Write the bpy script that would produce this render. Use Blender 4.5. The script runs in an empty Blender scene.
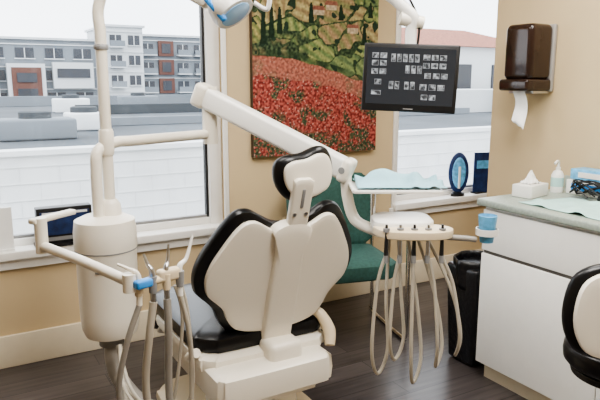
import bpy, bmesh, math, random
from mathutils import Vector, Matrix, noise
random.seed(4)
S=bpy.context.scene
try: S.view_settings.look='AgX - Medium High Contrast'
except Exception: pass
# ------------------------------------------------------------------ camera
cam=bpy.data.cameras.new('camera'); co=bpy.data.objects.new('camera',cam); S.collection.objects.link(co)
cam.lens=37.2; cam.sensor_width=36; cam.clip_end=500
co.location=(0,0,1.44); co.rotation_euler=(math.pi/2-math.atan(118/620),0,math.radians(-30))
S.camera=co
# ------------------------------------------------------------------ materials
def mat(name,col,rough=.5,metal=0,emit=None,noise_amt=0,scale=20,bump=0,trans=0,alpha=1,spec=None):
    m=bpy.data.materials.new(name); m.use_nodes=True; nt=m.node_tree; b=nt.nodes['Principled BSDF']
    b.inputs['Base Color'].default_value=(*col,1); b.inputs['Roughness'].default_value=rough; b.inputs['Metallic'].default_value=metal
    if spec is not None: b.inputs['Specular IOR Level'].default_value=spec
    if trans: b.inputs['Transmission Weight'].default_value=trans
    if alpha<1: b.inputs['Alpha'].default_value=alpha
    if emit: b.inputs['Emission Color'].default_value=(*emit[0],1); b.inputs['Emission Strength'].default_value=emit[1]
    if noise_amt or bump:
        tc=nt.nodes.new('ShaderNodeTexCoord'); n=nt.nodes.new('ShaderNodeTexNoise'); n.inputs['Scale'].default_value=scale; n.inputs['Detail'].default_value=5
        nt.links.new(tc.outputs['Object'],n.inputs['Vector'])
        if noise_amt:
            r=nt.nodes.new('ShaderNodeValToRGB')
            r.color_ramp.elements[0].position=.3; r.color_ramp.elements[1].position=.7
            r.color_ramp.elements[0].color=(*[c*(1-noise_amt) for c in col],1); r.color_ramp.elements[1].color=(*[min(1,c*(1+noise_amt)) for c in col],1)
            nt.links.new(n.outputs['Fac'],r.inputs['Fac']); nt.links.new(r.outputs['Color'],b.inputs['Base Color'])
        if bump:
            bp=nt.nodes.new('ShaderNodeBump'); bp.inputs['Strength'].default_value=bump; bp.inputs['Distance'].default_value=.01
            nt.links.new(n.outputs['Fac'],bp.inputs['Height']); nt.links.new(bp.outputs['Normal'],b.inputs['Normal'])
    return m
wallm=mat('wall_paint',(.60,.47,.29),.75,noise_amt=.03,scale=3,bump=.05)
ceilm=mat('ceiling_paint',(.8,.78,.74),.9,noise_amt=.02)
trimw=mat('trim_paint',(.84,.82,.78),.45,noise_amt=.02)
basem=mat('baseboard_paint',(.72,.64,.49),.5,noise_amt=.02)
cream=mat('cream_plastic',(.81,.76,.66),.28,noise_amt=.015,scale=4)
creamd=mat('tan_plastic',(.70,.59,.42),.4,noise_amt=.02)
white=mat('white_plastic',(.84,.83,.79),.3,noise_amt=.01)
black=mat('black_vinyl',(.007,.007,.008),.28,bump=.03,scale=150,spec=.38)
blackp=mat('black_plastic',(.012,.012,.013),.4,noise_amt=.05)
hose=mat('hose_beige',(.44,.40,.33),.45,noise_amt=.04)
hoseg=mat('hose_grey',(.30,.28,.25),.45,noise_amt=.04)
greyp=mat('grey_plastic',(.25,.25,.25),.5,noise_amt=.03)
chrome=mat('chrome',(.75,.75,.75),.15,1,noise_amt=.02)
steel=mat('steel',(.5,.5,.5),.3,1,noise_amt=.03)
green=mat('green_upholstery',(.035,.10,.085),.8,noise_amt=.2,scale=60,bump=.2)
teal=mat('teal_paper',(.46,.70,.66),.8,noise_amt=.06,scale=12)
bibm=mat('bib_paper',(.34,.58,.66),.8,noise_amt=.15,scale=9)
bluem=mat('blue_plastic',(.05,.27,.68),.35,noise_amt=.05)
lblue=mat('light_blue_plastic',(.15,.46,.76),.3,noise_amt=.3,scale=35)
dblue=mat('dark_blue_card',(.015,.035,.12),.5,noise_amt=.4,scale=25)
paper=mat('white_paper',(.88,.88,.86),.8,noise_amt=.02)
cabm=mat('cabinet_laminate',(.84,.83,.79),.4,noise_amt=.015)
seam=mat('cabinet_gap',(.12,.11,.1),.7,noise_amt=.05)
counterm=mat('counter_laminate',(.34,.39,.34),.4,noise_amt=.15,scale=80)
smoke=mat('smoked_plastic',(.028,.015,.011),.12,noise_amt=.2,scale=5)
grey2=mat('dispenser_back',(.32,.30,.28),.4,noise_amt=.03)
bag=mat('bin_liner',(.01,.01,.012),.28,bump=.5,scale=40)
woodd=mat('dark_wood',(.05,.03,.02),.4,noise_amt=.2)
glassm=mat('lamp_glass',(.35,.62,.95),.1,noise_amt=.02)
fm=mat('floor_planks',(.1,.08,.075),.28); nt=fm.node_tree; b=nt.nodes['Principled BSDF']
tc=nt.nodes.new('ShaderNodeTexCoord'); br=nt.nodes.new('ShaderNodeTexBrick')
br.inputs['Color1'].default_value=(.118,.100,.096,1); br.inputs['Color2'].default_value=(.072,.061,.060,1); br.inputs['Mortar'].default_value=(.018,.015,.015,1)
br.inputs['Scale'].default_value=1; br.inputs['Mortar Size'].default_value=.002; br.inputs['Brick Width'].default_value=1.2; br.inputs['Row Height'].default_value=.13
nt.links.new(tc.outputs['Object'],br.inputs['Vector'])
mp=nt.nodes.new('ShaderNodeMapping'); mp.inputs['Scale'].default_value=(2,28,1); nt.links.new(tc.outputs['Object'],mp.inputs['Vector'])
nz=nt.nodes.new('ShaderNodeTexNoise'); nz.inputs['Scale'].default_value=1.5; nz.inputs['Detail'].default_value=8; nt.links.new(mp.outputs['Vector'],nz.inputs['Vector'])
rp=nt.nodes.new('ShaderNodeValToRGB'); rp.color_ramp.elements[0].position=.3; rp.color_ramp.elements[1].position=.7; rp.color_ramp.elements[0].color=(.5,.5,.5,1); rp.color_ramp.elements[1].color=(1,1,1,1)
nt.links.new(nz.outputs['Fac'],rp.inputs['Fac'])
mx=nt.nodes.new('ShaderNodeMix'); mx.data_type='RGBA'; mx.blend_type='MULTIPLY'; mx.inputs['Factor'].default_value=1
nt.links.new(br.outputs['Color'],mx.inputs['A']); nt.links.new(rp.outputs['Color'],mx.inputs['B']); nt.links.new(mx.outputs['Result'],b.inputs['Base Color'])
# ------------------------------------------------------------------ mesh helpers
def mk(name,verts,faces,m,smooth=True,bevel=0,seg=3):
    me=bpy.data.meshes.new(name); me.from_pydata([tuple(v) for v in verts],[],faces); me.update()
    bm=bmesh.new(); bm.from_mesh(me)
    bmesh.ops.recalc_face_normals(bm,faces=bm.faces)
    if bevel: bmesh.ops.bevel(bm,geom=list(bm.edges),offset=bevel,segments=seg,profile=.5,affect='EDGES',clamp_overlap=True)
    bm.to_mesh(me); bm.free()
    if smooth:
        for p in me.polygons: p.use_smooth=True
        try: me.set_sharp_from_angle(angle=math.radians(40))
        except Exception: pass
    me.materials.append(m)
    o=bpy.data.objects.new(name,me); S.collection.objects.link(o); return o
def box(name,c,s,m,rz=0,bevel=0,M=None,taper=1,seg=3):
    x,y,z=[k/2 for k in s]; vs=[]
    for sz in(-1,1):
        t=taper if sz<0 else 1
        for sx,sy in((-1,-1),(1,-1),(1,1),(-1,1)): vs.append(Vector((sx*x*t,sy*y*t,sz*z)))
    R=(M if M else Matrix.Rotation(rz,3,'Z')); vs=[Vector(c)+R@v for v in vs]
    return mk(name,vs,[(0,1,2,3),(4,5,6,7),(0,1,5,4),(1,2,6,5),(2,3,7,6),(3,0,4,7)],m,bevel>0,bevel,seg)
def catmull(P,n=8,closed=False):
    P=[Vector(p) for p in P]; N=len(P); out=[]
    for i in range(N if closed else N-1):
        if closed: a,b_,c,d=P[(i-1)%N],P[i],P[(i+1)%N],P[(i+2)%N]
        else: a,b_,c,d=P[max(i-1,0)],P[i],P[i+1],P[min(i+2,N-1)]
        for k in range(n):
            t=k/n; out.append(.5*((2*b_)+(c-a)*t+(2*a-5*b_+4*c-d)*t*t+(3*b_-a-3*c+d)*t**3))
    if not closed: out.append(P[-1])
    return out
def tube(name,P,r,m,n=10,sm=8,radii=None,flat=1):
    pts=catmull(P,sm) if sm>1 else [Vector(p) for p in P]
    N=len(pts); vs=[]; fs=[]; up=None
    for i,p in enumerate(pts):
        t=(pts[min(i+1,N-1)]-pts[max(i-1,0)]).normalized()
        if up is None: up=Vector((0,0,1)) if abs(t.z)<.9 else Vector((1,0,0))
        up=(up-t*up.dot(t)).normalized(); sd=t.cross(up)
        if radii:
            f=i/(N-1)*(len(radii)-1); k=min(int(f),len(radii)-2); rr=radii[k]+(radii[k+1]-radii[k])*(f-k)
        else: rr=r
        for j in range(n):
            a=2*math.pi*j/n; vs.append(p+sd*math.cos(a)*rr*flat+up*math.sin(a)*rr)
    for i in range(N-1):
        for j in range(n): fs.append((i*n+j,i*n+(j+1)%n,(i+1)*n+(j+1)%n,(i+1)*n+j))
    fs.append(tuple(range(n))); fs.append(tuple((N-1)*n+j for j in range(n)))
    return mk(name,vs,fs,m)
def lathe(name,prof,c,m,n=28,M=None,sx=1,sy=1):
    vs=[];fs=[];R=M or Matrix.Identity(3)
    for r,z in prof:
        for j in range(n):
            a=2*math.pi*j/n; vs.append(Vector(c)+R@Vector((r*math.cos(a)*sx,r*math.sin(a)*sy,z)))
    for i in range(len(prof)-1):
        for j in range(n): fs.append((i*n+j,i*n+(j+1)%n,(i+1)*n+(j+1)%n,(i+1)*n+j))
    fs.append(tuple(range(n))); fs.append(tuple((len(prof)-1)*n+j for j in range(n)))
    return mk(name,vs,fs,m)
def cyl(name,a,b_,r,m,n=20,r2=None):
    return tube(name,[a,b_],r,m,n=n,sm=1,radii=[r,r2 if r2 is not None else r])
def pad(name,outline,fr,th,m,off=0,curve=0,curvev=0,cen=None,scale=1,rings=9,power=3,sm=4):
    """soft cushion / moulded shell from a 2-D outline. fr=(O,U,V,N)"""
    O,U,V,Nn=[Vector(k) for k in fr]
    pts=[Vector((p[0],p[1],0)) for p in outline]
    if sm>1: pts=catmull(pts,sm,True)
    n=len(pts)
    if cen is None: cen=(sum(p.x for p in pts)/n,sum(p.y for p in pts)/n)
    c=Vector((cen[0],cen[1],0)); vs=[];fs=[]
    def W(q,w): return O+U*q.x+V*q.y+Nn*(w+off+curve*q.x*q.x+curvev*(q.y-cen[1])**2)
    ss=[math.sin(math.pi/2*(k+1)/rings) for k in range(rings)]
    for side in(1,-1):
        vs.append(W(c,side*th/2))
        for s in ss:
            h=th/2*max(0,(1-s**power))**(1/power)
            for p in pts: vs.append(W(c+(p-c)*s*scale,side*h))
    B=1+rings*n
    for side in(0,1):
        o=side*B
        for j in range(n):
            k=(j+1)%n; fs.append((o,o+1+j,o+1+k))
            for i in range(rings-1): fs.append((o+1+i*n+j,o+1+(i+1)*n+j,o+1+(i+1)*n+k,o+1+i*n+k))
    ob=mk(name,vs,fs,m)
    bm=bmesh.new(); bm.from_mesh(ob.data); bmesh.ops.remove_doubles(bm,verts=bm.verts,dist=1e-5); bmesh.ops.recalc_face_normals(bm,faces=bm.faces); bm.to_mesh(ob.data); bm.free()
    return ob
def rrect(w,h,r,cx=0,cy=0,k=3):
    o=[]
    for sx,sy,a0 in((1,1,0),(-1,1,90),(-1,-1,180),(1,-1,270)):
        for i in range(k+1):
            a=math.radians(a0+90*i/k); o.append((cx+sx*(w/2-r)+r*math.cos(a),cy+sy*(h/2-r)+r*math.sin(a)))
    return o
def ell(a,b_,n=14,cx=0,cy=0): return [(cx+a*math.cos(2*math.pi*i/n),cy+b_*math.sin(2*math.pi*i/n)) for i in range(n)]
def grp(name,parts,loc=None):
    e=bpy.data.objects.new(name,None); S.collection.objects.link(e); e.empty_display_size=.1
    if loc is None:
        vs=[Vector(c) for p in parts for c in p.bound_box]; loc=sum(vs,Vector())/len(vs)
    e.location=loc
    for p in parts:
        p.parent=e; p.matrix_parent_inverse=Matrix.Translation(-Vector(loc))
    return e
def sheet(name,outer,m,fz,nx=14,ny=14,th=.0015):
    vs=[];fs=[]
    for i in range(nx+1):
        for j in range(ny+1): vs.append(outer(i/nx,j/ny)+Vector((0,0,fz(i/nx,j/ny))))
    for i in range(nx):
        for j in range(ny): a=i*(ny+1)+j; fs.append((a,a+1,a+ny+2,a+ny+1))
    o=mk(name,vs,fs,m); md=o.modifiers.new('t','SOLIDIFY'); md.thickness=th; return o
Z=Vector((0,0,1))
# ------------------------------------------------------------------ room shell
YB=3.33
box('floor',(1.25,.9,-.05),(6.5,5.1,.1),fm)
box('ceiling',(1.25,.9,2.65),(6.5,5.1,.1),ceilm)
W1=(-.75,1.42); W2=(2.66,4.2); SZ=.57; TZ=2.25
bk=[box('pier_1',((-1.5-.0+W1[0]-.5)/2-.0,YB+.08,1.3),(W1[0]+2.0,.16,2.6),wallm),
    box('pier_2',((W1[1]+W2[0])/2,YB+.08,1.3),(W2[0]-W1[1],.16,2.6),wallm),
    box('pier_3',((W2[1]+4.5)/2,YB+.08,1.3),(4.5-W2[1],.16,2.6),wallm)]
for i,(a,c) in enumerate((W1,W2)):
    bk.append(box('spandrel_%d'%i,((a+c)/2,YB+.08,SZ/2),(c-a,.16,SZ),wallm))
    bk.append(box('header_%d'%i,((a+c)/2,YB+.08,(TZ+2.6)/2),(c-a,.16,2.6-TZ),wallm))
grp('wall_back',bk)
box('wall_left',(-2.05,.9,1.3),(.1,5.1,2.6),wallm)
box('wall_right',(4.55,.9,1.3),(.1,5.1,2.6),wallm)
box('wall_front',(1.25,-1.7,1.3),(6.5,.1,2.6),wallm)
box('wall_partition',(2.83,.465,1.3),(.12,4.23,2.6),wallm)
box('baseboard_back',(1.25,YB-.009,.085),(6.4,.018,.17),basem,bevel=.004)
box('baseboard_partition',(2.762,2.33,.085),(.016,.49,.17),basem,bevel=.004)
gl=bpy.data.materials.new('window_glass'); gl.use_nodes=True; nt=gl.node_tree; nt.nodes.clear()
o_=nt.nodes.new('ShaderNodeOutputMaterial'); t_=nt.nodes.new('ShaderNodeBsdfTransparent'); g_=nt.nodes.new('ShaderNodeBsdfGlossy'); g_.inputs['Roughness'].default_value=.02
m_=nt.nodes.new('ShaderNodeMixShader'); m_.inputs[0].default_value=.03; nt.links.new(t_.outputs[0],m_.inputs[1]); nt.links.new(g_.outputs[0],m_.inputs[2]); nt.links.new(m_.outputs[0],o_.inputs[0])
for i,(a,c) in enumerate((W1,W2)):
    P=[]; mid=(a+c)/2; w=c-a
    P.append(box('sill',(mid,YB+.035,SZ+.02),(w+.02,.17,.045),trimw,bevel=.006))
    P.append(box('apron',(mid,YB-.012,SZ-.02),(w+.06,.022,.07),trimw,bevel=.004))
    for k,x in enumerate((a+.04,c-.04)): P.append(box('jamb_%d'%k,(x,YB+.10,(SZ+TZ)/2),(.08,.1,TZ-SZ),trimw,bevel=.005))
    for k,(x,sx) in enumerate(((a-.0,1),(c+.0,-1))): P.append(box('casing_%d'%k,(x,YB-.008,(SZ+TZ)/2),(.028,.016,TZ-SZ+.05),trimw,bevel=.003))
    P.append(box('head',(mid,YB+.10,TZ-.03),(w,.1,.06),trimw))
    P.append(box('rail',(mid,YB+.10,SZ+.055),(w-.16,.08,.05),trimw,bevel=.004))
    for k,x in enumerate((a+.088,c-.088)): P.append(box('gasket_%d'%k,(x,YB+.09,(SZ+TZ)/2),(.014,.03,TZ-SZ-.1),blackp))
    P.append(box('gasket_low',(mid,YB+.09,SZ+.088),(w-.17,.03,.014),greyp))
    P.append(box('pane',(mid,YB+.11,(SZ+TZ)/2+.02),(w-.16,.006,TZ-SZ-.12),gl))
    grp('window_%d'%(i+1),P)
# ------------------------------------------------------------------ outside
concw=mat('block_wall_paint',(.74,.76,.77),.8,noise_amt=.06,scale=1.5)
concj=mat('block_joint',(.62,.63,.64),.8,noise_amt=.05)
roofg=mat('roof_membrane',(.085,.10,.115),.9,noise_amt=.25,scale=.5)
roofd=mat('roof_edge',(.06,.07,.08),.9,noise_amt=.1)
bw=mat('facade_white',(.58,.60,.61),.8,noise_amt=.03,scale=.3)
bg=mat('facade_grey',(.20,.225,.25),.8,noise_amt=.04,scale=.3)
brd=mat('facade_brick',(.13,.06,.048),.8,noise_amt=.1,scale=2)
bwin=mat('facade_windows',(.03,.037,.05),.3,noise_amt=.3,scale=.4)
tile=mat('roof_tiles',(.30,.115,.075),.8,noise_amt=.4,scale=9)
box('adjacent_rooftop',(22,20.3,-.1),(80,24,.9),roofg)
P=[box('wall',(5,8,-.7),(34,.2,2.6),concw)]
for k in range(8): P.append(box('joint_%d'%k,(5,7.896,.45-.2*k),(34,.01,.008),concj))
P.append(box('coping',(5,8,.62),(34,.3,.06),concw))
vs=[];fs=[]
for r_ in range(6):
    for k in range(40):
        x=-6+.45*k+.225*(r_%2); z=.35-.2*r_; o=len(vs)
        vs+=[(x-.0035,7.892,z-.095),(x+.0035,7.892,z-.095),(x+.0035,7.892,z+.095),(x-.0035,7.892,z+.095)]; fs.append((o,o+1,o+2,o+3))
P.append(mk('block_joints',vs,fs,concj,False))
grp('block_parapet_wall',P)
P=[]
for k,(x,y,w,h) in enumerate(((1.6,13,1.4,.4),(2.9,15,.8,.4),(.5,20,1.5,.6),(4.2,24,1.2,.5),(7.5,27,1.6,.5))):
    P.append(box('unit_%d'%k,(x,y,.355+h/2),(w,.8,h),concw if k%2 else bg,bevel=.05)); P.append(lathe('fan_%d'%k,[(.3,0),(.3,.12),(.25,.14)],(x,y,.35+h),roofd))
grp('rooftop_vents',P)
grp('roof_parapet',[box('edge',(22,31,.58),(80,.5,.44),bg),box('step',(16,22,.52),(24,.3,.32),roofd),box('step2',(9,16,.46),(14,.2,.2),bg)])
def building(name,x0,x1,y,ztop,main,zb=-6,floors=4,cols=6,accent=None,fh=2.7,balc=False,extra=None):
    P=[box('body',((x0+x1)/2,y+6,(ztop+zb)/2),(x1-x0,12,ztop-zb),main),box('cornice',((x0+x1)/2,y+6,ztop+.15),(x1-x0+.6,12.6,.3),bw)]
    cw=(x1-x0)/cols; n=0
    for f in range(floors):
        z=ztop-1.7-f*fh
        for c in range(cols):
            x=x0+cw*(c+.5)
            P.append(box('win_%d'%n,(x,y-.04,z),(cw*.62,.14,1.3),bwin))
            P.append(box('mullion_%d'%n,(x,y-.12,z),(.12,.06,1.3),bw))
            if accent and (c%3==1):
                P.append(box('bay_%d'%n,(x,y-.25,z),(cw*.86,.3,2.2),accent)); P.append(box('baywin_%d'%n,(x,y-.42,z),(cw*.5,.1,1.4),bwin))
            if balc and c%3!=1:
                P.append(box('balcony_%d'%n,(x,y-.6,z-1.0),(cw*.8,1.2,.15),bw)); P.append(box('railing_%d'%n,(x,y-1.15,z-.55),(cw*.8,.06,.8),bg))
            else: P.append(box('ledge_%d'%n,(x,y-.1,z-.75),(cw*.7,.3,.12),bw))
            n+=1
        P.append(box('band_%d'%f,((x0+x1)/2,y-.05,z+1.1),(x1-x0,.16,.14),bw))
    if extra: P+=extra()
    return grp(name,P)
def bay():
    return [box('bay_frame',(10.3,89.2,1.1),(4.6,1.2,5.4),bw),box('bay_panel',(10.3,88.55,1.1),(3.6,.2,4.4),brd),box('bay_win_1',(10.3,88.4,2.0),(2.4,.2,1.2),bwin),box('bay_win_2',(10.3,88.4,0),(2.4,.2,1.2),bwin),
            box('white_wing',(4,89,1.0),(6,1.6,6.5),bw),box('wing_win',(4,88.1,2.2),(4.6,.2,1.2),bwin),box('wing_win_2',(4,88.1,-.4),(4.6,.2,1.2),bwin),
            box('white_block',(16.2,89.3,2.3),(5.2,1.0,3.4),bw),box('block_win',(16.2,88.7,2.6),(4.2,.2,1.2),bwin)]
building('office_building',-6,19.5,90,6.9,bg,cols=7,fh=2.9,extra=bay)
building('apartment_building',20.5,25.5,88,8.8,bw,cols=2,floors=5,balc=True)
building('apartment_building',26,42,92,8.0,bg,cols=6,accent=brd,balc=True)
building('office_building',-30,-8,95,8.0,bw,cols=7)
building('apartment_building',46,75,110,9.0,bw,cols=8,accent=brd)
P=[box('walls',(20.5,24,1.66),(9,7,2.6),bw),box('walls_low',(17,18,.76),(14,3,.8),bw)]
P.append(mk('roof',[(15.7,20.2,2.95),(25.3,20.2,2.95),(25.3,27.8,2.95),(15.7,27.8,2.95),(17.5,24,4.0),(23.5,24,4.0)],[(0,1,5,4),(1,2,5),(2,3,4,5),(3,0,4),(0,1,2,3)],tile,False))
P.append(tube('duct',[(18.0,16,.37),(18.0,16,1.9),(18.4,16,2.5),(19.3,16,2.5)],.33,concw))
for k in range(3): P.append(box('win_%d'%k,(17.6+2.4*k,20.48,1.6),(1.1,.1,1.2),bwin))
grp('tile_roof_house',P)
box('street_ground',(20,70,-6.2),(300,160,.2),roofg)
# ------------------------------------------------------------------ painting
def mixc(a,b_,t): t=max(0,min(1,t)); return tuple(a[i]*(1-t)+b_[i]*t for i in range(3))
def paintcol(u,v):
    n=lambda s,o=0: noise.noise(Vector((u*s,v*s*1.3,o)))
    hz=.415+.04*math.sin(u*3.0+.6)-.11*(u-.5)+.015*n(9)
    fine=n(60,3); mid=n(14,5); big=n(4,15)
    if v<hz:
        c=mixc((.20,.028,.025),(.36,.095,.075),.5+fine*1.9)
        bnd=math.sin((v*1.0+u*.42)*30+5*big+2.5*mid)
        low=max(0,(.24-v)/.24)
        dk=.42*bnd+mid*1.3+low*.7-.12+big*.5
        c=mixc(c,mixc((.022,.036,.024),(.09,.11,.055),.5+fine),dk*1.9 if dk>.03 else 0)
        if dk>.06 and n(70,9)>.25: c=(.36,.07,.06)
        if n(80,19)>.42: c=(.50,.28,.24)
        if hz-v<.09: c=mixc(c,(.38,.17,.12),.55)
    elif v<.83+.04*big:
        wp=Vector((u*4.0+.35*mid+v*1.3,(v-.22*u)*9.5,0.0))
        d,pt=noise.voronoi(wp)
        h=(math.sin(pt[0].x*12.9+pt[0].y*78.2)*43758.5)%1.0
        h2=(math.sin(pt[0].x*39.3+pt[0].y*11.1)*24634.6)%1.0
        ang=.25+1.3*h
        row=math.sin((u*math.cos(ang)+v*1.34*math.sin(ang))*(125-40*h2)+1.5*mid)
        cols_=[((.38,.33,.13),(.16,.19,.07)),((.12,.18,.07),(.28,.30,.12)),((.42,.36,.17),(.24,.17,.09)),((.10,.15,.07),(.20,.25,.10)),((.34,.23,.13),(.18,.19,.08))]
        a,b_=cols_[int(h2*4.99)]
        c=mixc(a,b_,.5+.5*row)
        if d[1]-d[0]<.06+.05*mid: c=mixc((.015,.032,.018),(.06,.09,.04),.5+fine)
        if u<.42 and v<.62: c=mixc(c,mixc((.015,.034,.020),(.07,.10,.05),.5+1.2*fine),1.0+1.8*mid-max(0,(u-.28)*6))
        if v-hz<.035: c=mixc(c,(.03,.055,.025),.7+mid)
        if n(18,21)>.36: c=(.018,.038,.022)
        for hx,hy in((.50,.70),(.60,.73),(.78,.62)):
            if abs(u-hx)<.045 and 0<v-hy<.025: c=(.44,.35,.24)
            if abs(u-hx)<.055-.6*(v-hy-.025) and .025<=v-hy<.045: c=(.24,.10,.07)
        for cx_,cy_,ch in((.08,.55,.18),(.14,.58,.16),(.20,.6,.13),(.44,.66,.10),(.68,.68,.08),(.88,.56,.11),(.93,.7,.08)):
            t=(v-cy_)/ch
            if 0<t<1 and abs(u-cx_)<.018*(1-t)**.5+.004: c=(.012,.027,.015)
    else:
        c=mixc((.25,.31,.26),(.50,.56,.60),(v-.83)*6)
    k=1+.55*fine; return (c[0]*k,c[1]*k,c[2]*k,1)
nx,ny=220,290; vs=[];fs=[];cols=[]
px0,px1,pz0,pz1=1.585,2.475,1.0,2.19
for i in range(nx+1):
    for j in range(ny+1):
        vs.append((px0+(px1-px0)*i/nx,YB-.04,pz0+(pz1-pz0)*j/ny)); cols.append(paintcol(i/nx,j/ny))
for i in range(nx):
    for j in range(ny): a=i*(ny+1)+j; fs.append((a,a+ny+1,a+ny+2,a+1))
me=bpy.data.meshes.new('canvas'); me.from_pydata(vs,[],fs); ca=me.color_attributes.new('Col','FLOAT_COLOR','POINT')
for i,c in enumerate(cols): ca.data[i].color=[max(0,k) for k in c]
pm=mat('painted_canvas',(1,1,1),.7,spec=.2); at=pm.node_tree.nodes.new('ShaderNodeAttribute'); at.attribute_name='Col'
pm.node_tree.links.new(at.outputs['Color'],pm.node_tree.nodes['Principled BSDF'].inputs['Base Color'])
me.materials.append(pm); cv=bpy.data.objects.new('canvas',me); S.collection.objects.link(cv)
grp('poppy_field_painting',[cv,box('stretcher',((px0+px1)/2,YB-.0215,(pz0+pz1)/2),(px1-px0,.035,pz1-pz0),woodd)])
# ------------------------------------------------------------------ dental chair
P=[]
O=Vector((1.04,2.02,.505)); U=Vector((1,-.04,0)).normalized(); V=Vector((0,-.31,.95)).normalized(); V=(V-U*V.dot(U)).normalized(); N=V.cross(U); N=N if N.y>0 else -N
half=[(.05,.470),(.10,.497),(.15,.525),(.195,.52),(.235,.478),(.278,.405),(.312,.335),(.328,.265),(.316,.20),(.275,.155),(.245,.12),(.225,.07),(.185,.015),(.10,-.01)]
ol=[(0,.464)]+half+[(0,-.015)]+[(-x,y) for x,y in reversed(half)]
fr=(O,U,V,N)
P.append(pad('back_cushion',ol,fr,.065,black,off=.018,curve=.25,cen=(0,.26),power=4))
P.append(pad('back_shell',ol,fr,.03,cream,off=-.016,curve=.25,cen=(0,.26),scale=.89,power=9,rings=12))
P.append(pad('spine_cover',[(-.055,.40),(-.075,.46),(-.035,.49),(.035,.49),(.075,.46),(.055,.40),(.060,.2),(.058,.02),(.055,-.10),(-.055,-.10),(-.058,.02),(-.060,.2)],fr,.06,cream,off=-.028,cen=(0,.22),power=7,sm=5))
P.append(pad('headrest_bracket',rrect(.075,.20,.02,.014,.56),fr,.03,cream,off=-.035,power=6))
for k in(-1,1):
    P.append(cyl('headrest_rod_%d'%(k+1),O+V*.50+N*-.02+U*(.018*k+.01),O+V*.68+N*-.01+U*(.018*k+.02),.007,steel))
    P.append(cyl('bracket_screw_%d'%(k+1),O+V*.53+N*-.047+U*(.022*k+.012),O+V*.53+N*-.054+U*(.022*k+.012),.007,steel))
P.append(box('bracket_slot',O+V*.59+N*-.050+U*.014,(.012,.006,.07),greyp,M=Matrix((U,N,V)).transposed(),bevel=.002))
Vh=(V*.96+N*.26).normalized(); Nh=U.cross(Vh); Nh=-Nh if Nh.y<0 else Nh
hr=Matrix.Rotation(math.radians(-13),3,Nh)
if (hr@U).z<U.z: hr=Matrix.Rotation(math.radians(13),3,Nh)
frh=(O+V*.652+N*.0+U*.045,hr@U,hr@Vh,Nh)
hol=[(0,.078),(.06,.084),(.10,.068),(.114,.02),(.106,-.030),(.078,-.072),(.03,-.088),(0,-.09),(-.03,-.088),(-.078,-.072),(-.106,-.030),(-.114,.02),(-.10,.068),(-.06,.084)]
P.append(pad('headrest_cushion',hol,frh,.065,black,off=.018,curve=.8,power=3))
P.append(pad('headrest_shell',hol,frh,.028,cream,off=-.018,curve=.8,scale=.80,power=5))
P.append(pad('seat_cushion',rrect(.58,.68,.12,1.02,2.33),((0,0,.485),(1,0,0),(0,1,0),(0,0,1)),.10,black,power=4))
P.append(pad('leg_cushion',rrect(.44,.42,.09,0,.2),((1.025,2.60,.47),(1,0,0),Vector((0,.8,-.6)),Vector((0,.6,.8))),.07,black,power=4))
P.append(pad('leg_shell',rrect(.40,.38,.08,0,.2),((1.025,2.57,.44),(1,0,0),Vector((0,.8,-.6)),Vector((0,.6,.8))),.03,cream,power=4))
P.append(pad('seat_shell',rrect(.54,.62,.09,1.00,2.26),((0,0,.425),(1,0,0),(0,1,0),(0,0,1)),.07,cream,power=5))
P.append(pad('lift_body',rrect(.48,.58,.06,.985,2.14),((0,0,.365),(1,0,0),(0,1,0),(0,0,1)),.13,cream,power=7))
P.append(pad('lift_body_skirt',rrect(.40,.50,.06,1.0,2.15),((0,0,.31),(1,0,0),(0,1,0),(0,0,1)),.10,cream,power=7))
P.append(box('hinge_block',(1.04,1.95,.42),(.14,.12,.14),cream,bevel=.025))
for k,x in enumerate((.77,1.26)):
    P.append(tube('armrest_post_%d'%k,[(x,2.12,.40),(x+(.0 if k else -.04),2.10,.42),(x+(.0 if k else -.04),2.02,.47)],.018,cream))
P.append(tube('side_lever',[(1.20,2.04,.56),(1.245,2.0,.53),(1.265,1.96,.47),(1.25,1.93,.42)],.026,creamd,radii=[.014,.022,.026,.020],n=14))
P.append(box('lift_column',(1.03,2.2,.2),(.22,.34,.30),cream,bevel=.03,taper=1.25))
P.append(box('pump_cover',(.90,1.96,.13),(.26,.26,.26),white,bevel=.04))
P.append(pad('base_plate',rrect(.58,.95,.16,1.02,2.2),((0,0,.035),(1,0,0),(0,1,0),(0,0,1)),.07,creamd,power=7))
grp('dental_chair',P)
# ------------------------------------------------------------------ cuspidor unit with pole
P=[]; ux,uy=.53,2.47; pxx=.555
P.append(lathe('body',[(.06,.42),(.10,.43),(.112,.46),(.116,.52),(.118,.78),(.122,.80),(.122,.86),(.116,.905),(.08,.922),(.03,.925)],(ux,uy,0),cream,n=40))
P.append(lathe('body_seam',[(.1205,.785),(.1205,.79)],(ux,uy,0),greyp,n=40))
P.append(lathe('neck',[(.05,.38),(.05,.43)],(ux,uy,0),greyp))
for k,dz in enumerate((.70,.73)): P.append(box('switch_%d'%k,(ux-.055,uy-.105,dz+.02),(.03,.01,.012),greyp,rz=-.5,bevel=.003))
P.append(tube('light_pole',[(pxx,uy,.91),(pxx,uy,1.2),(pxx,uy,1.5),(pxx,uy,1.62),(pxx+.0,uy,1.72),(pxx+.05,uy-.03,1.83),(pxx+.15,uy-.10,1.86)],.022,cream,n=16))
P.append(lathe('pole_collar',[(.026,0),(.029,.02),(.029,.09),(.025,.10)],(pxx,uy,1.16),cream))
P.append(lathe('pole_collar_high',[(.026,0),(.028,.005),(.028,.015),(.025,.02)],(pxx,uy,1.56),greyp))
P.append(lathe('pole_collar_low',[(.045,0),(.04,.05),(.026,.07)],(pxx,uy,.915),cream))
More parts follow.
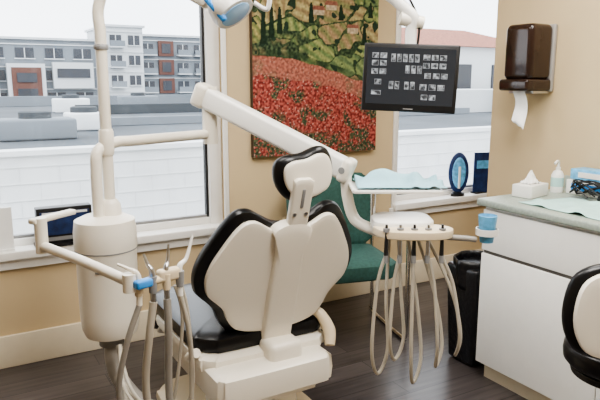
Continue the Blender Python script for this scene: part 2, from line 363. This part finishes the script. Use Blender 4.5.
P.append(tube('side_tube',[(ux-.025,uy-.02,.91),(ux-.025,uy-.02,1.10),(ux-.01,uy-.01,1.18),(ux+.07,uy+.03,1.205),(ux+.16,uy+.06,1.205),(1.07,2.69,1.205)],.022,cream,n=14))
P.append(cyl('pivot_post',(1.075,2.69,1.16),(1.075,2.69,1.33),.034,cream,n=24))
P.append(tube('chair_link_arm',[(ux,2.47,.40),(ux,2.42,.27),(.60,2.30,.17),(.68,2.24,.155)],.032,hoseg,n=14))
grp('cuspidor_unit',P)
P=[]
La=Vector((pxx+.15,uy-.10,1.86)); Lb=Vector((.82,2.03,1.70))
P.append(box('arm',(La+Lb)/2,((Lb-La).length,.04,.045),cream,M=(Lb-La).normalized().to_track_quat('X','Z').to_matrix(),bevel=.012))
P.append(lathe('knuckle',[(.03,-.03),(.034,0),(.03,.03)],La,cream))
hc=Vector((.875,1.975,1.68))
P.append(tube('yoke',[Lb,Vector((.83,2.0,1.68)),hc+Vector((-.05,0,.06)),hc+Vector((0,0,.08))],.013,cream))
Mr=Vector((.45,-.45,-.7)).normalized().to_track_quat('Z','Y').to_matrix()
P.append(lathe('head',[(.03,-.08),(.06,-.065),(.085,-.03),(.095,.005),(.09,.025)],hc,white,M=Mr,sx=1.1,sy=.75))
P.append(lathe('lens',[(.072,.0),(.070,.027),(.05,.03)],hc,glassm,M=Mr,sx=1.1,sy=.75))
P.append(box('blue_grip',hc+Vector((-.075,-.045,-.01)),(.02,.02,.10),bluem,M=Mr,bevel=.008))
P.append(tube('handle',[hc+Vector((.07,-.03,.02)),hc+Vector((.11,-.05,.0)),hc+Vector((.11,-.06,.06)),hc+Vector((.07,-.04,.07))],.008,white))
grp('dental_operating_light',P)
# ------------------------------------------------------------------ delivery unit
P=[]
A=Vector((1.055,2.70,1.375)); B=Vector((1.47,2.157,1.075)); t=(B-A).normalized(); sd=t.cross(Z).normalized(); upv=sd.cross(t)
R=Matrix((t,sd,upv)).transposed()
P.append(cyl('pivot_hub',(1.075,2.69,1.335),(1.075,2.69,1.42),.038,cream,n=24))
P.append(box('balance_arm',(A+B)/2,((B-A).length,.075,.095),white,M=R,bevel=.018))
P.append(box('balance_arm_endcap',B+t*.004,(.05,.09,.108),cream,M=R,bevel=.02))
P.append(box('balance_arm_startcap',A-t*.01,(.07,.09,.11),cream,M=R,bevel=.02))
P.append(cyl('endcap_pin',B-sd*.047-t*.005,B+sd*.047-t*.005,.014,greyp))
P.append(tube('drop_arm',[(1.47,2.157,1.06),(1.475,2.15,.96),(1.48,2.10,.87),(1.50,2.0,.845),(1.52,1.90,.845)],.024,cream,n=14))
cx,cy=1.545,1.80; dU=Vector((.866,-.5,0)); dV=Vector((.5,.866,0))
frd=(Vector((cx,cy,.86)),dU,dV,Z)
P.append(pad('delivery_body',rrect(.24,.20,.06,-.03,.10),(Vector((cx,cy,.885)),dU,dV,Z),.06,white,power=5))
P.append(pad('instrument_rack',[(-.15,.02),(-.14,.05),(-.05,.07),(.08,.07),(.14,.04),(.155,0),(.13,-.05),(.06,-.075),(-.05,-.07),(-.12,-.045)],frd,.04,creamd,power=6,off=.01))
for k in range(5):
    a=-.11+.053*k; base=Vector((cx,cy,.86))+dU*a+dV*-.045
    P.append(cyl('holder_%d'%k,base+Z*.022,base+Z*.036,.013,greyp,n=14))
    P.append(cyl('handpiece_%d'%k,base+Z*.050,base-Z*.07,.005,steel if k%2 else blackp,n=12,r2=.009))
    dep=[.50,.44,.54,.47,.42][k]; sp=[-.03,-.02,.0,.03,.05][k]
    b2=Vector((cx,cy,0))+dV*.08+dU*(-.08+.035*k)
    p0=base-Z*.07
    P.append(cyl('hose_nut_%d'%k,p0,p0-Z*.03,.010,greyp,n=12))
    P.append(tube('hose_%d'%k,[p0,p0-Z*.12+dU*sp,p0-Z*dep*.75+dU*sp*1.6-dV*.02,p0-Z*dep+dU*(sp*1.2+.02)+dV*.03,p0-Z*dep*.82+dU*(sp+.055)+dV*.06,p0-Z*dep*.4+dU*(.035+sp*.6)+dV*.08,Vector((b2.x,b2.y,.85))],.0072,hose,n=8))
P.append(tube('side_bar',[Vector((cx,cy,.85))+dU*.13,Vector((cx,cy,.845))+dU*.20,Vector((cx,cy,.84))+dU*.244],.011,hoseg))
P.append(lathe('cup_ring',[(.039,.86),(.043,.86),(.043,.885),(.039,.885),(.039,.86)],Vector((cx,cy,0))+dU*.285,white))
P.append(cyl('tray_post',(1.50,2.0,.85),(1.50,2.0,1.0),.011,chrome))
P.append(tube('tray_arm',[(1.50,2.0,1.0),(1.53,1.98,1.005),(1.60,1.94,1.008)],.012,steel))
P.append(pad('bracket_tray',rrect(.36,.25,.03,0,0),(Vector((1.58,1.97,1.018)),dU,dV,Z),.014,white,power=8))
grp('dental_delivery_unit',P)
grp('surgical_bib',[sheet('sheet',lambda u,v:Vector((1.60,1.97,1.030))+dU*((u-.5)*.35)+dV*((v-.5)*.24),bibm,lambda u,v:.004+.05*max(0,noise.noise(Vector((u*5,v*4,1))))+.045*math.exp(-((u-.3)**2+(v-.5)**2)*18)+.025*math.exp(-((u-.7)**2+(v-.4)**2)*30),nx=30,ny=24)])
c=Vector((cx,cy,0))+dU*.285
grp('drinking_cup',[lathe('cup',[(.024,.83),(.026,.832),(.036,.935),(.034,.937),(.026,.85)],c,lblue)])
# ------------------------------------------------------------------ assistant arm
P=[]
P.append(box('link_bar',(.32,2.33,.965),(.20,.035,.02),cream,rz=math.atan2(uy-2.28,ux-.27),bevel=.007))
P.append(cyl('pivot',(.27,2.28,.85),(.27,2.28,.975),.022,cream))
P.append(tube('arm',[(.27,2.28,.875),(.36,2.02,.87),(.44,1.77,.86)],.017,cream,sm=3))
P.append(cyl('elbow',(.44,1.77,.83),(.44,1.77,.885),.02,cream))
P.append(tube('holder_bar',[(.44,1.77,.84),(.50,1.77,.85),(.60,1.79,.85)],.012,creamd))
P.append(box('blue_clip',(.475,1.75,.855),(.055,.03,.025),bluem,rz=.3,bevel=.006))
P.append(box('holder_block',(.565,1.785,.86),(.075,.03,.04),creamd,rz=.15,bevel=.01))
for k in range(4):
    b0=Vector((.465+.045*k,1.765+.007*k,.835))
    P.append(cyl('holster_%d'%k,b0+Vector((0,0,-.02)),b0+Vector((0,0,.03)),.012,[creamd,greyp,creamd,greyp][k],r2=.014,n=16))
    tilt=Vector((.018*(k-1.5),.01,0))
    P.append(tube('suction_tip_%d'%k,[b0-Z*.05,b0+Z*.04,b0+Z*.065+tilt,b0+Z*(.08+.018*k)+tilt*2],.006,[cream,steel,steel,white][k],n=10,radii=[.009,.009,.006,.0035]))
    L=[.50,.56,.6,.52][k]; sx=[-.07,-.03,.0,.035][k]
    P.append(tube('suction_hose_%d'%k,[b0-Z*.05,b0+Vector((sx*.6,0,-.16)),b0+Vector((sx,.02,-.32)),b0+Vector((sx*.6,.04,-L)),b0+Vector((sx*.2-.03,.16,-L-.04)),Vector((.50,2.2,.34)),Vector((.53,2.32,.37)),Vector((.53,2.35,.42))],[.009,.012,.012,.008][k],hose if k%2 else hoseg,n=10))
for k in range(2):
    b0=Vector((.585+.02*k,1.79,.82))
    P.append(tube('syringe_hose_%d'%k,[b0,b0+Vector((.02,0,-.12)),b0+Vector((-.01+.04*k,.02,-.38)),b0+Vector((-.05,.05,-.47)),b0+Vector((-.12,.2,-.42)),Vector((.53,2.34,.42))],.006,hose,n=8))
grp('assistant_instrument_arm',P)
# ------------------------------------------------------------------ monitor
P=[]; mc=Vector((1.695,2.03,1.455)); f=(Vector((0,0,1.44))-mc).normalized(); f=(f+Vector((.03,0,.0))).normalized()
sx_=Z.cross(f).normalized(); uu=f.cross(sx_)
rr=Matrix.Rotation(math.radians(-2.3),3,f); sx_=rr@sx_; uu=rr@uu
Rm=Matrix((sx_,-f,uu)).transposed()
P.append(box('bezel',mc,(.385,.03,.275),blackp,M=Rm,bevel=.006))
P.append(box('rear_housing',mc-f*.03,(.28,.04,.18),blackp,M=Rm,bevel=.015))
scr=mat('screen_dark',(.01,.011,.013),.2,emit=((.03,.034,.04),1),noise_amt=.02)
P.append(box('screen',mc+f*.0155+uu*.006,(.355,.002,.228),scr,M=Rm))
xr=mat('xray_image',(.1,.1,.1),.3,emit=((.22,.24,.26),1),noise_amt=.5,scale=70)
nt=xr.node_tree
n_=[n for n in nt.nodes if n.type=='VALTORGB'][0]; nt.links.new(n_.outputs['Color'],nt.nodes['Principled BSDF'].inputs['Emission Color']); nt.nodes['Principled BSDF'].inputs['Emission Strength'].default_value=1.2
n_.color_ramp.elements[0].color=(.02,.022,.025,1); n_.color_ramp.elements[1].color=(.26,.28,.30,1); n_.color_ramp.elements[0].position=.42; n_.color_ramp.elements[1].position=.66
rimm=mat('xray_border',(.15,.15,.15),.4,emit=((.22,.24,.26),1),noise_amt=.02)
k=0
def film(a,b_,w,h):
    global k
    P.append(box('film_border_%d'%k,mc+f*.0170+sx_*a+uu*b_,(w,.001,h),rimm,M=Rm))
    P.append(box('film_%d'%k,mc+f*.0178+sx_*a+uu*b_,(w-.003,.001,h-.003),xr,M=Rm)); k+=1
for a in(-.145,-.112):
    for b_ in(.088,.058,.024): film(a,b_,.027,.022)
for a in(-.072,-.048,-.024,.0,.024): film(a,.080,.018,.032)
for a in(.062,.095,.128): film(a,.085,.027,.022); film(a,.052,.027,.022)
for a in(-.012,.012,.036): film(a,.035,.018,.032)
for a in(.070,.105,.137): film(a,.012,.026,.022)
film(-.13,-.018,.028,.022)
for a in(-.075,-.051,-.012,.012): film(a,-.030,.018,.032)
for a in(.055,.092,.127): film(a,-.034,.028,.024)
film(-.135,-.062,.04,.018); film(.062,-.075,.026,.022); film(.095,-.075,.026,.022)
P.append(box('logo_strip',mc+f*.0158-uu*.125,(.04,.001,.004),greyp,M=Rm))
P.append(box('mount_plate',mc-f*.055,(.10,.02,.10),blackp,M=Rm,bevel=.004))
bk_=mc-f*.07
P.append(tube('support_arm',[bk_,bk_+Z*.12,bk_+Vector((.0,0,.20)),bk_+Vector((.0,-.01,.25)),bk_+Vector((-.05,.03,.31)),bk_+Vector((-.13,.08,.40)),bk_+Vector((-.15,.10,.6)),bk_+Vector((-.15,.10,.95)),Vector((bk_.x-.15,bk_.y+.10,2.59))],.024,white,n=14))
P.append(lathe('ceiling_flange',[(.09,2.575),(.09,2.599)],(bk_.x-.15,bk_.y+.10,0),white))
P.append(cyl('knuckle',bk_+Vector((-.045,.02,.245)),bk_+Vector((.045,-.02,.225)),.028,cream))
P.append(tube('cable',[mc-f*.05+Vector((.03,0,.10)),mc-f*.04+Vector((.04,0,.22)),bk_+Vector((-.02,.0,.33)),bk_+Vector((-.12,.06,.5))],.005,blackp))
grp('xray_monitor',P)
# ------------------------------------------------------------------ green waiting chair
P=[]; gc=Vector((1.93,2.86,0)); th=math.radians(-14); gU=Vector((math.cos(th),math.sin(th),0)); gV=Vector((-math.sin(th),math.cos(th),0))
P.append(pad('seat_pad',rrect(.52,.50,.09),(gc+Z*.42,gU,gV,Z),.12,green,power=5))
P.append(pad('back_pad',rrect(.54,.44,.10),(gc+gV*.24+Z*.68,gU,(Z*.97+gV*.2).normalized(),(gV*.97-Z*.2)),.09,green,power=4,curve=-.5))
for k in(-1,1):
    a=gc+gU*.29*k
    P.append(tube('frame_%d'%(k+1),[a-gV*.22+Z*.62,a-gV*.25+Z*.60,a-gV*.26+Z*.5,a-gV*.26+Z*.12,a-gV*.25+Z*.03,a-gV*.2+Z*.013,a+gV*.2+Z*.013,a+gV*.25+Z*.04],.012,chrome))
    P.append(tube('frame_top_%d'%(k+1),[a-gV*.23+Z*.615,a+gV*.1+Z*.63,a+gV*.24+Z*.64,a+gV*.26+Z*.5,a+gV*.23+Z*.03],.012,chrome))
    P.append(pad('arm_pad_%d'%(k+1),rrect(.05,.26,.02),(a-gV*.06+Z*.635,gU,gV,Z),.03,blackp,power=4))
P.append(cyl('cross_bar',gc-gU*.29+Z*.36,gc+gU*.29+Z*.36,.011,chrome))
grp('waiting_armchair',P)
# ------------------------------------------------------------------ cabinet
P=[]; X0=2.18; Y1=2.05; Y0=.35
P.append(box('carcass',((X0+.02+2.765)/2,(Y0+Y1)/2,.475),(2.765-X0-.02,Y1-Y0,.79),cabm))
P.append(box('toe_base',((X0+.05+2.765)/2,(Y0+Y1)/2-.01,.045),(2.765-X0-.05,Y1-Y0-.02,.09),basem))
for k,(a,c) in enumerate(((1.405,2.045),(.9,1.40),(.36,.895))):
    P.append(box('drawer_%d'%k,(X0+.01,(a+c)/2,.755),(.02,c-a,.195),cabm,bevel=.003))
    P.append(box('door_%d'%k,(X0+.01,(a+c)/2,.365),(.02,c-a,.55),cabm,bevel=.003))
P.append(box('gap',(X0+.018,(Y0+Y1)/2,.648),(.012,Y1-Y0-.02,.02),seam))
P.append(box('countertop',((X0-.02+2.765)/2,(Y0+Y1)/2+.01,.885),(2.765-X0+.02,Y1-Y0+.03,.034),counterm,bevel=.008))
P.append(box('backsplash',(2.76,(Y0+Y1)/2,.935),(.014,Y1-Y0,.07),counterm,bevel=.003))
grp('base_cabinet',P)
CT=.903
def cps(x,y,z=0): return Vector((x,y,CT+z))
grp('counter_paper',[sheet('sheet',lambda u,v:cps(2.21+.30*u+.03*v,1.44+.46*v-.05*u),teal,lambda u,v:.003+.03*max(0,noise.noise(Vector((u*4,v*5,2)))),nx=24,ny=28,th=.001)])
P=[box('box',cps(2.42,1.985,.03),(.16,.10,.06),white,rz=.2,bevel=.004)]
P.append(sheet('tissue',lambda u,v:cps(2.385+.08*u,1.96+.06*v,.06),paper,lambda u,v:.06*math.exp(-((u-.5)**2+(v-.5)**2)*9)+.02*noise.noise(Vector((u*7,v*7,3)))))
grp('tissue_box',P)
grp('pump_bottle',[lathe('bottle',[(.028,0),(.03,.01),(.03,.085),(.02,.105),(.011,.11),(.011,.125)],cps(2.62,1.99),white),lathe('label',[(.0305,.03),(.0305,.075)],cps(2.62,1.99),teal),tube('pump',[cps(2.62,1.99,.12),cps(2.62,1.99,.15),cps(2.60,1.985,.155),cps(2.58,1.98,.145)],.006,white,sm=3)])
grp('glove_box',[box('carton',cps(2.69,1.83,.035),(.11,.24,.07),white,bevel=.003),box('label',cps(2.6335,1.83,.038),(.003,.18,.035),bluem),box('opening',cps(2.69,1.83,.071),(.05,.12,.003),paper)])
grp('wipes_carton',[box('carton',cps(2.69,1.83,.099),(.10,.21,.05),lblue,bevel=.003),box('label',cps(2.6385,1.83,.099),(.003,.12,.025),white)])
P=[]
for k in range(6):
    pts=[]
    for i in range(9):
        a=i*.9+k; pts.append(cps(2.575+.03*math.cos(a)+.003*k,1.77+.10*math.sin(a*1.1+k),.012+.07*abs(math.sin(a*.8+k*1.3))))
    P.append(tube('loop_%d'%k,pts,.0035,blackp,n=7))
P.append(box('plug',cps(2.57,1.70,.015),(.03,.05,.025),blackp,rz=.2,bevel=.005))
grp('cable_bundle',P)
# ------------------------------------------------------------------ towel dispenser
P=[]; dy=2.26
P.append(box('back_plate',(2.755,dy,1.56),(.028,.19,.34),grey2,bevel=.01))
P.append(box('cover',(2.665,dy,1.59),(.165,.18,.28),smoke,bevel=.03,seg=5))
P.append(box('base_lip',(2.655,dy,1.425),(.185,.19,.06),smoke,bevel=.015))
P.append(box('feed_chute',(2.69,dy,1.389),(.12,.16,.016),steel,bevel=.004))
P.append(sheet('paper_towel',lambda u,v:Vector((2.60+.02*math.sin(v*4),dy-.05+.08*u-.02*v,1.397-.20*v)),paper,lambda u,v:.05*u*v+.012*noise.noise(Vector((u*3,v*4,8))),th=.001))
grp('paper_towel_dispenser',P)
# ------------------------------------------------------------------ bin
P=[box('bin',(2.335,2.205,.265),(.25,.22,.52),bag,bevel=.02,taper=.82)]
P.append(sheet('liner',lambda u,v:Vector((2.335+(.132+.008*math.sin(u*40))*math.cos(u*6.2832)*(1.03 if v<.5 else 1),2.205+(.115+.006*math.sin(u*33))*math.sin(u*6.2832),.56-.14*v)),bag,lambda u,v:.012*math.sin(u*31)*v,nx=60,ny=6,th=.002))
grp('waste_bin',P)
# ------------------------------------------------------------------ operator stool
P=[]; bd=Vector((.5,.866,0)); bs=Vector((.866,-.5,0)); sc=Vector((1.74,1.07,0))+bs*.02; bc=Vector((1.74,1.07,0))-bd*.17-bs*.065+Z*.81
so=[(0,.14),(.09,.135),(.15,.095),(.17,0),(.155,-.08),(.11,-.13),(0,-.145),(-.11,-.13),(-.155,-.08),(-.17,0),(-.15,.095),(-.09,.135)]
P.append(pad('back_cushion',so,(bc,bs,Z,bd),.055,black,off=.018,curve=.3,power=3))
P.append(pad('back_shell',so,(bc,bs,Z,bd),.026,cream,off=-.018,curve=.3,scale=.90,power=8))
P.append(pad('seat',ell(.165,.165),(sc+Z*.61,bs,bd,Z),.09,black,power=4))
P.append(pad('seat_pan',ell(.14,.14),(sc+Z*.555,bs,bd,Z),.03,blackp,power=6))
P.append(tube('back_stem',[sc+Z*.53,sc-bd*.16+Z*.52,sc-bd*.22+Z*.58-bs*.03,bc-bd*.03-Z*.05],.014,chrome))
P.append(cyl('gas_lift',sc+Z*.06,sc+Z*.56,.025,chrome))
for k in range(5):
    a=k*1.2566+.4; d=Vector((math.cos(a),math.sin(a),0))
    P.append(tube('foot_%d'%k,[sc+Z*.1,sc+d*.13+Z*.09,sc+d*.24+Z*.07],.016,chrome,sm=3)); P.append(cyl('caster_%d'%k,sc+d*.24+Z*.028-d.cross(Z)*.015,sc+d*.24+Z*.028+d.cross(Z)*.015,.028,blackp)); P.append(cyl('caster_stem_%d'%k,sc+d*.24+Z*.03,sc+d*.24+Z*.08,.008,steel))
grp('operator_stool',P)
# ------------------------------------------------------------------ sill items
st=SZ+.0425
P=[box('case',(.51,YB-.0,st+.10),(.27,.07,.20),blackp,bevel=.004),box('front',(.51,YB-.037,st+.12),(.24,.004,.12),dblue),box('base',(.51,YB-.01,st+.008),(.30,.09,.016),blackp),box('strip',(.51,YB-.04,st+.172),(.22,.002,.012),paper),box('lower_label',(.51,YB-.04,st+.04),(.22,.002,.02),greyp)]
grp('brochure_holder',P)
grp('leaflet_stand',[box('sheet',(.19,YB-.01,st+.11),(.15,.012,.22),paper),box('foot',(.19,YB+.0,st+.006),(.15,.06,.012),paper)])
P=[lathe('base',[(.06,0),(.06,.02),(.04,.03)],(3.27,YB,st),blackp,sy=.6),pad('oval',ell(.075,.15),(Vector((3.27,YB,st+.172)),dU,Z,dV),.03,dblue,power=4),pad('oval_front',ell(.05,.115),(Vector((3.27,YB,st+.172))-dV*.008,dU,Z,dV),.03,lblue,power=4),tube('brush',[Vector((3.27,YB,st+.06))-dV*.03,Vector((3.27,YB,st+.22))-dV*.03],.009,white)]
grp('toothbrush_display',P)
grp('countertop_poster',[box('card',(3.50,YB-.01,st+.16),(.14,.008,.30),dblue,rz=-.3),box('stripe',(3.498,YB-.018,st+.22),(.10,.004,.06),lblue,rz=-.3),box('foot',(3.50,YB+.01,st+.006),(.12,.06,.012),blackp)])
# ------------------------------------------------------------------ lights
em=mat('troffer_diffuser',(.9,.9,.88),.6,emit=((1,.97,.93),2))
for i,(x,y,pw) in enumerate(((1.0,.5,56),(.6,2.1,30),(2.0,1.5,30),(3.7,1.5,22))):
    grp('ceiling_light_panel',[box('frame',(x,y,2.59),(.66,1.26,.02),trimw),box('diffuser',(x,y,2.582),(.6,1.2,.01),em)])
    L=bpy.data.lights.new('ceiling_area','AREA'); L.shape='RECTANGLE'; L.size=.6; L.size_y=1.2; L.energy=pw; L.color=(1,.965,.92)
    lo=bpy.data.objects.new('ceiling_lamp_light',L); lo.location=(x,y,2.57); S.collection.objects.link(lo)
w=bpy.data.worlds.new('overcast_sky'); S.world=w; w.use_nodes=True; nt=w.node_tree; bgn=nt.nodes['Background']
tc=nt.nodes.new('ShaderNodeTexCoord'); n=nt.nodes.new('ShaderNodeTexNoise'); n.inputs['Scale'].default_value=3; n.inputs['Detail'].default_value=6
nt.links.new(tc.outputs['Generated'],n.inputs['Vector']); r=nt.nodes.new('ShaderNodeValToRGB')
r.color_ramp.elements[0].color=(.78,.85,.92,1); r.color_ramp.elements[1].color=(.94,.97,1,1); r.color_ramp.elements[0].position=.35; r.color_ramp.elements[1].position=.65
nt.links.new(n.outputs['Fac'],r.inputs['Fac']); nt.links.new(r.outputs['Color'],bgn.inputs['Color']); bgn.inputs['Strength'].default_value=4.4
